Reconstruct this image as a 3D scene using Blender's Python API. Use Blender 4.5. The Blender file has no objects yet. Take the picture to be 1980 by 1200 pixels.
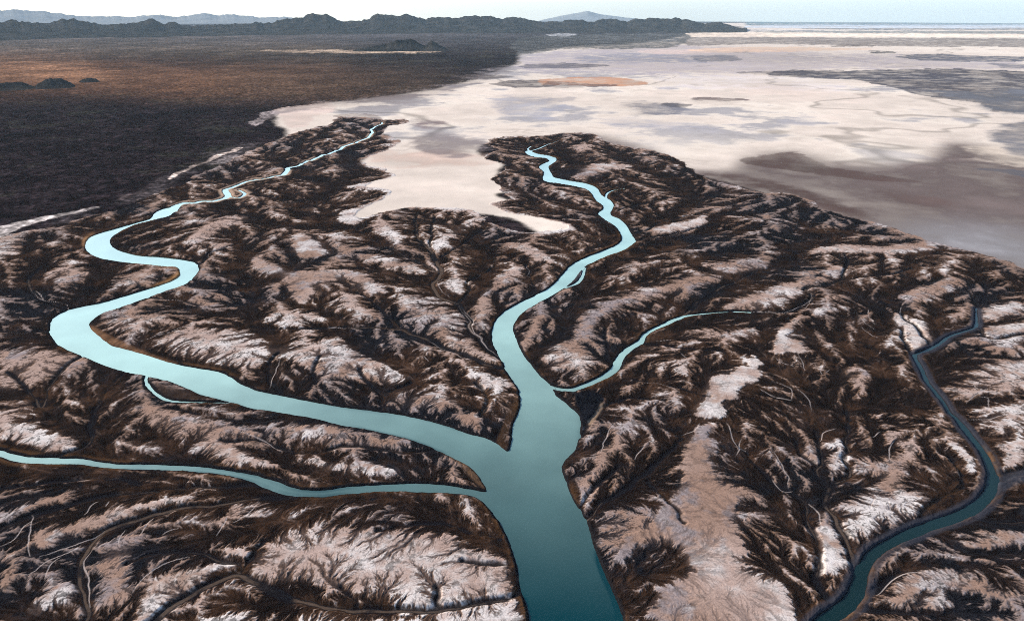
# Aerial view of a tidal river delta: turquoise river with two arms, dark dendritic salt marsh,
# pale salt flats, a dark plain with hazy mountains behind.
import bpy, math, heapq, random
import numpy as np

random.seed(7)
RNG = np.random.default_rng(11)
H = 500.0                 # camera height, metres
F = 1414.0                # focal length in photo pixels (photo 1980 x 1200)
HOR = 21.0                # photo row of the level direction
PITCH = math.atan((600.0 - HOR) / F)
RE = 6.371e6              # radius of the earth: the ground really curves away
SP, CP = math.sin(PITCH), math.cos(PITCH)

# ------------------------------------------------------------------ map helpers
def ground(u, v):
    """photo position -> bearing and distance on the curved ground"""
    u = np.asarray(u, float); v = np.asarray(v, float)
    dx = (u - 990.0) / F; dy = (v - 600.0) / F
    dz = SP + dy * CP; fy = CP - dy * SP
    z = np.zeros_like(dx)
    for _ in range(12):
        t = (H - z) / np.maximum(dz, 1e-4)
        X = t * dx; Y = t * fy
        r2 = np.minimum(X * X + Y * Y, 9e9)
        z = -r2 / (2 * RE)
    return np.arctan2(X, Y), np.sqrt(r2)

def smooth_line(pts, step=5.0, closed=False):
    P = [np.array(p, float) for p in pts]
    n = len(P); out = []
    rng = range(n if closed else n - 1)
    for i in rng:
        p1 = P[i]; p2 = P[(i + 1) % n]
        p0 = P[i - 1] if (closed or i > 0) else 2 * p1 - p2
        p3 = P[(i + 2) % n] if (closed or i + 2 < n) else 2 * p2 - p1
        m = max(1, int(np.hypot(*(p2 - p1)[:2]) / step))
        for k in range(m):
            t = k / m
            out.append(0.5 * (2 * p1 + (p2 - p0) * t + (2 * p0 - 5 * p1 + 4 * p2 - p3) * t * t
                              + (3 * p1 - p0 - 3 * p2 + p3) * t ** 3))
    if not closed: out.append(P[-1])
    return np.array(out)

_perm = RNG.random((256, 256))
def vnoise(x, y):
    xi = np.floor(x).astype(np.int64); yi = np.floor(y).astype(np.int64)
    fx = x - xi; fy = y - yi
    fx = fx * fx * (3 - 2 * fx); fy = fy * fy * (3 - 2 * fy)
    a = _perm[xi & 255, yi & 255]; b = _perm[(xi + 1) & 255, yi & 255]
    c = _perm[xi & 255, (yi + 1) & 255]; d = _perm[(xi + 1) & 255, (yi + 1) & 255]
    return (a + (b - a) * fx) * (1 - fy) + (c + (d - c) * fx) * fy
def fbm(x, y, L, octs=4, seed=0, gain=0.5):
    """-1..1 noise with feature size L"""
    s = 0; amp = 1; tot = 0
    for o in range(octs):
        f = 2.0 ** o / L
        ca, sa = math.cos(o * 0.7 + seed), math.sin(o * 0.7 + seed)
        s = s + amp * (vnoise((x * ca - y * sa) * f + 17.3 * (seed + 1) + 5.1 * o,
                              (x * sa + y * ca) * f + 9.7 * (seed + 1) + 3.3 * o) * 2 - 1)
        tot += amp; amp *= gain
    return s / tot * 1.5
def sstep(a, b, x):
    t = np.clip((x - a) / (b - a), 0, 1); return t * t * (3 - 2 * t)
def mix(a, b, t):
    return a + (b - a) * t
def box1(a, k, ax):
    if k < 1: return a
    pad = [(0, 0)] * a.ndim; pad[ax] = (k + 1, k)
    c = np.cumsum(np.pad(a, pad, mode='edge'), axis=ax, dtype=np.float64)
    n = a.shape[ax]
    hi = np.take(c, np.arange(2 * k + 1, 2 * k + 1 + n), axis=ax)
    lo = np.take(c, np.arange(0, n), axis=ax)
    return (hi - lo) / (2 * k + 1)
def blur(a, ki, kj):
    for _ in range(2):
        a = box1(box1(a, ki, 0), kj, 1)
    return a

class Grid:
    def __init__(self, th, r):
        self.th, self.r = th, r
        self.lr = np.log(r)
        self.n, self.m = len(r), len(th)
        R_, T_ = np.meshgrid(r, th, indexing='ij')
        self.R, self.T = R_, T_
        self.X = R_ * np.sin(T_); self.Y = R_ * np.cos(T_)
    def ij(self, t, r):
        return (np.interp(np.log(r), self.lr, np.arange(self.n)),
                np.interp(t, self.th, np.arange(self.m)))
    def raster(self, uv):
        """even-odd fill of a photo outline laid on the ground"""
        t, r = ground(uv[:, 0], uv[:, 1])
        # unclamped map so that outlines may leave the grid
        i = np.interp(np.log(r), self.lr, np.arange(self.n)); j = np.interp(t, self.th, np.arange(self.m))
        out = np.zeros((self.n, self.m), bool)
        i2 = np.roll(i, -1); j2 = np.roll(j, -1)
        for row in range(max(0, int(i.min())), min(self.n - 1, int(i.max()) + 1) + 1):
            y = row + 0.0137
            k = (i <= y) != (i2 <= y)
            if not k.any(): continue
            xs = np.sort(j[k] + (y - i[k]) / (i2[k] - i[k]) * (j2[k] - j[k]))
            for a, b in zip(xs[0::2], xs[1::2]):
                out[row, max(0, int(math.ceil(a))):max(0, int(math.floor(b)) + 1)] = True
        return out
    def dist_lines(self, lines, margin, widths=None):
        """metres to the nearest line (minus that line's own half width), up to margin"""
        D = np.full((self.n, self.m), margin, float)
        for li, L in enumerate(lines):
            t, r = ground(L[:, 0], L[:, 1])
            x = r * np.sin(t); y = r * np.cos(t)
            hw = L[:, 2] if L.shape[1] > 2 else np.zeros(len(L))
            for k in range(len(L) - 1):
                mg = margin + max(hw[k], hw[k + 1])
                dr = mg; rm = min(r[k], r[k + 1]); dt = mg / rm
                i0, _ = self.ij(0, max(rm - dr, self.r[0])); i1, _ = self.ij(0, max(r[k], r[k + 1]) + dr)
                _, j0 = self.ij(min(t[k], t[k + 1]) - dt, rm); _, j1 = self.ij(max(t[k], t[k + 1]) + dt, rm)
                i0, i1, j0, j1 = int(i0), int(i1) + 2, int(j0), int(j1) + 2
                X = self.X[i0:i1, j0:j1]; Y = self.Y[i0:i1, j0:j1]
                if X.size == 0: continue
                ax, ay = x[k], y[k]; bx, by = x[k + 1] - ax, y[k + 1] - ay
                q = np.clip(((X - ax) * bx + (Y - ay) * by) / max(bx * bx + by * by, 1e-9), 0, 1)
                d = np.hypot(X - ax - q * bx, Y - ay - q * by) - (hw[k] + (hw[k + 1] - hw[k]) * q)
                W = D[i0:i1, j0:j1]; np.minimum(W, d, out=W)
        return D
    def sample(self, A, i, j):
        i = np.clip(i, 0, self.n - 1.001); j = np.clip(j, 0, self.m - 1.001)
        a = i.astype(int); b = j.astype(int); fi = i - a; fj = j - b
        return ((A[a, b] * (1 - fj) + A[a, b + 1] * fj) * (1 - fi)
                + (A[a + 1, b] * (1 - fj) + A[a + 1, b + 1] * fj) * fi)

# ------------------------------------------------------------------ the map of the delta
RIVER = [(1260,1330),(1213,1212),(1207,1200),(1180,1133),(1157,1080),(1133,1008),(1117,980),(1102,950),(1087,910),(1090,893),(1107,875),(1118,853),
 (1122,830),(1122,810),(1117,800),(1097,783),(1073,763),(1065,747),(1043,725),(1023,702),(1007,677),(995,650),(992,633),(997,620),(1010,605),
 (1033,590),(1060,575),(1090,557),(1107,542),(1127,518),(1140,510),(1170,497),(1207,483),(1228,467),(1223,457),(1210,435),(1197,423),(1180,415),
 (1185,403),(1187,397),(1180,387),(1163,377),(1153,363),(1133,355),(1103,350),(1070,343),(1067,337),(1060,323),(1075,312),(1076,306),(1060,301),
 (1037,297),(1023,291),(1015,294),(1027,302),(1058,307),(1063,311),(1042,322),(1052,333),(1050,346),(1060,352),(1100,358),(1133,366),(1147,378),(1153,388),
 (1166,398),(1165,406),(1157,413),(1173,427),(1193,440),(1203,460),(1198,470),(1180,480),(1133,498),(1103,515),(1087,533),(1067,553),(1033,573),
 (1003,587),(977,602),(957,623),(952,643),(955,667),(970,693),(980,715),(993,737),(1003,753),(1007,773),(1003,797),(993,820),(990,832),(990,850),
 (982,872),(960,858),(940,848),(907,840),(880,830),(833,815),(793,806),(760,800),(720,795),(660,787),(600,777),(517,760),(473,747),(443,728),
 (417,718),(383,712),(333,703),(283,687),(233,673),(213,667),(187,647),(172,631),(177,620),(197,607),(233,595),(273,580),(320,563),(353,552),
 (373,537),(385,522),(382,515),(376,508),(353,503),(313,498),(273,495),(240,488),(220,480),(212,470),(213,462),(220,455),(253,438),(293,427),
 (330,416),(336,406),(330,402),(313,405),(300,412),(290,423),(267,430),(233,440),(197,450),(173,460),(166,471),(165,480),(177,492),(197,500),
 (233,506),(273,511),(313,515),(343,517),(348,525),(348,533),(333,543),(300,555),(260,567),(200,585),(133,600),(103,617),(97,637),(102,653),
 (123,673),(160,688),(200,705),(240,718),(287,728),(327,737),(353,747),(387,762),(443,777),(493,790),(567,801),(627,812),(660,821),(700,828),
 (770,843),(810,855),(847,870),(873,883),(900,897),(923,915),(943,950),(913,947),(860,938),(793,935),(727,937),(660,943),(633,947),(600,948),
 (567,943),(520,927),(473,915),(420,907),(367,902),(267,898),(227,897),(187,892),(153,887),(100,886),(57,884),(20,877),(0,871),(-60,856),(-160,850),
 (-160,862),(-60,868),(0,882),(20,889),(50,895),(100,897),(150,897),(187,902),(227,906),(283,907),(360,910),(417,915),(467,925),(500,935),(533,950),
 (567,957),(617,960),(660,956),(710,952),(777,950),(843,952),(893,955),(920,962),(943,980),(967,1010),(983,1040),(997,1083),(1007,1120),(1013,1150),
 (1023,1200),(1026,1212),(1050,1330)]
# water creeks: photo position and half width in metres
CREEKS = {
 'upper_left': [(328,408,13),(335,402,11),(348,397,9),(367,393,8),(417,386,7),(440,378,7),(434,368,7),(448,361,6),(483,351,6),(517,344,6),(548,336,7),(553,328,6),(575,320,5),(600,311,5),
               (633,299,5),(657,288,5),(697,271,4.5),(722,258,4.5),(718,252,4),(728,244,3.5),(742,238,3)],
 'upper_left_loop': [(440,380,4),(462,383,4.5),(474,375,4.5),(462,368,4)],
 'right_head': [(1022,293,4),(1040,288,3.5),(1060,279,3),(1070,276,2.5),(1083,271,2)],
 'right_head_twig': [(1024,292,3.5),(1020,288,3),(1027,283,2)],
 'right_arm_twig': [(1173,388,3.5),(1172,377,3),(1183,369,2.5),(1207,365,2)],
 'east': [(1060,747,3.5),(1085,753,4),(1107,753,4.5),(1135,744,5),(1170,728,5.5),(1190,712,5.5),(1198,694,5),(1214,677,5),(1240,660,4.5),(1245,650,3.8),(1262,638,3.6),
          (1288,627,3.6),(1320,613,2.8),(1370,606,1.5),(1420,603,.7),(1450,604,.3)],
 'south_east': [(1560,1250,12),(1597,1200,7),(1622,1183,6.5),(1648,1157,6),(1661,1127,5.6),(1671,1095,5.2),(1693,1067,5),(1737,1042,5.2),(1787,1021,5.6),(1840,1003,6),(1887,980,5.6),
          (1914,950,5.5),(1919,923,5),(1911,897,4.4),(1895,867,3.8),(1871,837,3.4),(1847,807,2.7),(1837,800,2.6),(1820,773,2.4),(1793,740,2.3),(1783,717,2.2),(1770,693,2.1),
          (1770,686,2.1),(1787,679,2.1),(1813,667,2),(1833,652,2),(1860,642,1.9),(1885,633,1.6),(1888,617,1.2),(1887,597,.8)],
 'side_cut': [(1130,518,2.6),(1127,533,2.6),(1117,547,2.4),(1093,557,2.4)],
 'left_cut': [(283,728,2.2),(283,740,2),(300,760,1.8),(330,775,1.6),(393,778,1.2),(443,779,1)],
}
# muddy trunk channels (photo position, half width m)
TRUNKS = [
 [(982,715,5),(943,707,5),(907,690,5),(860,673,5),(820,657,5),(773,638,4.5),(710,635,4),(660,632,3.5),(567,637,3),(483,630,2)],
 [(970,697,4.5),(943,673,5),(917,650,6),(903,630,5.5),(906,617,5),(890,590,5.5),(873,582,6),(847,570,7),(840,550,7),(855,530,7),(851,513,7),(833,487,6),(810,463,5),(803,437,4),(803,418,3)],
 [(850,527,4),(813,510,4.5),(770,490,4),(727,467,3),(693,443,2)],
 [(833,480,3.5),(837,443,3),(841,420,2)],
 [(858,497,3),(893,473,3),(927,450,2.5),(943,437,2)],
 [(885,583,3),(907,560,3),(900,547,2.5),(927,533,2),(960,517,1.5)],
 [(770,637,3),(747,613,3),(727,593,2.5),(693,567,2)],
 [(1040,572,2.5),(1037,557,2.5),(1027,533,2),(1017,513,1.5)],
 [(743,790,3),(737,763,3),(710,740,2.5),(693,710,2)],
 [(737,765,2),(760,757,2),(800,740,1.5)],
 [(935,803,3),(937,790,3),(940,767,2.5),(920,740,2)],
 [(1187,705,2.5),(1173,695,2.5),(1177,667,2),(1170,633,1.5)],
 [(1228,467,4),(1277,457,4),(1320,450,3.5),(1390,432,2.5)],
 [(1420,603,4),(1520,605,4),(1550,590,4.5),(1567,580,5),(1568,567,5),(1555,562,5),(1563,555,4.5),(1603,550,4),(1637,543,3.5),(1720,530,3),(1787,513,2)],
 [(1290,625,5),(1320,610,5),(1353,583,5),(1380,567,4.5),(1420,547,4),(1463,527,3),(1507,517,2)],
 [(1633,540,3),(1640,510,3),(1633,493,2)],
 [(1887,597,4),(1900,587,4),(1920,573,3),(1960,560,2)],[(1890,590,3),(1885,575,3),(1870,560,2)],[(1900,585,3),(1908,565,2.5),(1900,548,2)],
 [(1888,625,4),(1910,655,3),(1980,645,3)],
 [(1764,686,3),(1753,667,2.5),(1745,640,2)],
 [(1800,668,2.5),(1777,633,2.5),(1750,617,2),(1742,590,1.5)],
 [(1657,1100,4.5),(1643,1067,4.5),(1633,1040,4.5),(1613,1013,4.5),(1597,987,4.5),(1592,967,4.5),(1603,940,4),(1640,923,3.5),(1641,908,3.5),(1627,887,3.2),(1645,870,3),(1638,850,3),(1643,820,2.5),(1640,800,2)],
 [(1603,945,3.5),(1587,930,3.5),(1578,905,3.5),(1590,893,3),(1587,860,2.5),(1583,833,2)],
 [(1577,900,2.5),(1550,877,2),(1540,850,1.5)],
 [(1600,1160,3.5),(1587,1130,3.5),(1580,1083,3),(1573,1040,3),(1560,1007,3),(1550,970,3),(1523,950,2.5),(1493,933,2.5),(1467,903,2),(1430,860,1.5)],
 [(1787,1003,2.5),(1795,985,2.2),(1840,957,2),(1867,943,2),(1860,917,1.6),(1840,887,1.4)],
 [(1919,935,6),(1935,928,6),(1980,917,6),(2060,900,6)],
 [(1880,985,3),(1895,1005,3),(1930,1012,3),(1990,1005,3)],
 [(1650,1155,3),(1697,1140,2.5),(1740,1105,2)],
 [(1640,1180,3),(1700,1183,2.5),(1780,1185,2)],
 [(1135,1004,3.5),(1173,970,3),(1227,930,2.6),(1277,890,2.2),(1320,843,1.5)],
 [(567,958,4),(500,962,4),(433,977,4),(367,982,4.5),(300,997,5),(253,1010,5),(200,1027,5),(173,1057,5),(163,1100,4.5),(157,1133,4),(166,1170,4),(170,1240,4)],
 [(505,938,3),(400,941,3),(317,943,3),(233,957,3),(167,970,2.5),(100,990,2.5),(60,997,2),(0,1020,2)],
 [(265,938,2.5),(200,928,2.5),(100,933,2),(0,950,2),(-80,960,2)],
 [(1006,1120,3),(993,1150,2),(940,1165,3),(860,1180,3.5),(760,1178,4),(660,1174,4.5),(567,1160,5),(520,1133,5),(477,1113,5),(433,1123,5),(367,1157,5),(300,1197,5),(260,1230,5)],
 [(477,1113,3),(467,1093,3),(417,1083,3),(383,1067,2.5),(300,1075,2),(250,1092,1.5)],
 [(478,1105,2.5),(493,1067,2),(510,1050,1.5)],
 [(993,1093,2),(943,1090,1.8),(900,1085,1.2)],
 [(975,1040,2.2),(910,1030,2),(860,1017,2),(793,1020,1.6),(740,1028,1.2)],
 [(847,1182,2.4),(833,1167,2),(838,1145,1.4),(841,1133,1)],[(700,1178,2),(685,1155,1.5),(660,1140,1)],
 [(133,601,3),(90,582,3.5),(67,567,4),(57,540,4),(80,515,3)],
 [(383,513,3),(400,497,3),(420,485,2.5),(470,470,2)],
 [(97,640,3),(40,645,3),(-20,640,3)],
 [(285,577,2),(333,583,2),(390,590,2)],
 [(372,540,2),(410,555,2),(450,560,1.5)],
 [(160,690,3),(100,740,3),(80,790,4),(60,760,3),(20,720,2)],[(240,720,2),(200,760,2.5),(180,820,3),(170,860,3),(120,880,3)],
 [(640,820,2),(560,815,2.5),(460,815,2),(330,790,1.5)],
 [(850,875,2.5),(780,880,3),(690,862,3),(600,875,2.5),(520,858,2),(430,850,2)],
 [(540,757,3),(520,735,3),(525,700,2),(540,685,1.5)],
 [(610,742,2),(608,715,2),(625,690,1.5)],
 [(1110,755,3),(1125,765,3)],
 [(1115,990,1.5),(1150,940,1.5),(1190,900,1.2)],
 [(1330,1010,1),(1260,930,2)],
 [(1225,735,2),(1300,745,2),(1370,765,1.5)],[(1240,665,2),(1320,672,2),(1420,690,1.5)],
 [(1123,845,2.5),(1160,800,2.5),(1210,770,2),(1290,775,2)],
 [(560,335,3),(610,345,3),(680,350,2)],[(480,372,3),(540,385,3),(620,395,3),(700,395,2)],[(335,408,3),(420,410,3),(520,425,3)],
 [(1058,345,3),(1010,365,3),(960,375,2)],[(1060,322,3),(1000,318,3),(950,325,2)],[(1140,375,3),(1060,385,3),(980,395,2)],[(1195,425,3),(1130,425,3),(1050,410,2)],
 [(1185,410,3),(1260,390,3),(1340,380,3),(1420,385,2)],[(1225,455,3),(1300,425,3),(1420,410,3),(1520,415,2)],[(1078,312,3),(1150,305,3),(1230,310,2)],
 [(1230,475,3),(1330,470,3),(1450,460,3),(1560,450,3),(1660,450,2)],[(1225,485,3),(1300,490,3),(1420,490,3),(1520,480,2)],
 [(650,290,3),(620,290,2)],[(700,272,3),(730,280,2)],[(735,243,3),(765,236,2),(785,235,2)],
]
# thin pale threads: small creeks, salt-lined, their sky reflection painted as pale colour
THREADS = [
 [(133,601),(127,590),(90,582),(67,567),(57,540)],[(972,697),(943,673),(917,650),(903,631),(905,615),(888,590)],[(1420,603),(1480,604),(1520,605),(1550,590),(1567,578),(1566,566)],
 [(0,1060),(25,1045),(40,1022),(60,1008),(58,995)],[(60,1000),(58,1040),(57,1075)],[(35,1110),(60,1105),(85,1085),(120,1070),(155,1060)],[(85,1115),(95,1090),(115,1075)],
 [(170,1170),(178,1120),(172,1090),(180,1060)],[(75,1075),(120,1060),(170,1040),(200,1025)],[(230,1060),(232,1040),(243,1025)],[(270,1040),(285,1015),(300,1005)],
 [(260,1145),(290,1110),(320,1090),(370,1080)],[(315,1040),(330,1030),(350,1025)],[(440,1000),(437,1015),(420,1035)],[(500,970),(470,1000),(450,1015)],[(165,1003),(180,985),(195,975)],[(205,987),(212,975)],
 [(240,822),(250,832),(270,832)],[(445,830),(500,850),(555,873)],[(520,750),(530,725),(545,695)],[(630,705),(625,690)],[(830,700),(825,690)],
 [(258,663),(320,645),(370,628),(400,625)],[(280,580),(330,583),(370,590)],[(360,555),(400,562)],[(395,510),(410,490),(430,483)],[(115,728),(150,715),(180,705)],[(90,582),(70,560)],
 [(910,700),(860,678),(820,660)],[(870,575),(850,555),(858,535)],[(940,670),(912,640),(910,615),(893,592)],[(1026,535),(1018,515)],[(1120,545),(1128,520)],
 [(1440,870),(1420,855),(1410,840),(1405,822)],[(1420,880),(1435,850)],[(1495,930),(1510,950),(1530,950)],[(1503,870),(1520,920),(1522,945)],[(1725,895),(1722,870),(1728,855)],
 [(1590,850),(1600,835),(1620,830)],[(1690,850),(1705,840)],[(1560,975),(1580,1000),(1588,1025)],[(1685,965),(1683,990)],[(1710,975),(1725,1000)],
 [(1500,690),(1510,703),(1538,715)],[(1545,690),(1552,710),(1560,722)],[(1587,705),(1593,730)],[(1605,715),(1600,725)],[(1320,685),(1335,700)],[(1470,755),(1500,770),(1527,775)],[(1537,755),(1560,770),(1572,795)],
 [(1490,740),(1525,755),(1530,778)],[(1320,735),(1338,745)],[(1655,605),(1670,625),(1690,640)],[(1683,600),(1678,615),(1690,630)],[(1660,632),(1690,650),(1710,657)],[(1730,612),(1740,632)],[(1745,590),(1742,610),(1755,640)],
 [(1870,780),(1900,760),(1920,752)],[(1895,770),(1912,775),(1905,800)],[(1895,760),(1880,745)],[(1865,815),(1910,810),(1980,795)],[(1700,1150),(1740,1115),(1790,1105)],
 [(1240,740),(1290,745),(1320,760)],[(1262,660),(1300,655)],[(1190,370),(1200,366)],[(1245,465),(1320,450),(1380,430)],[(1620,880),(1640,900)],[(1555,600),(1567,582),(1565,565)],
 [(1150,880),(1170,850),(1190,820)],[(1230,890),(1240,860)],[(1350,820),(1340,835),(1320,840)],
 [(580,365),(540,372)],[(700,640),(650,632),(600,636)],
]
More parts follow.
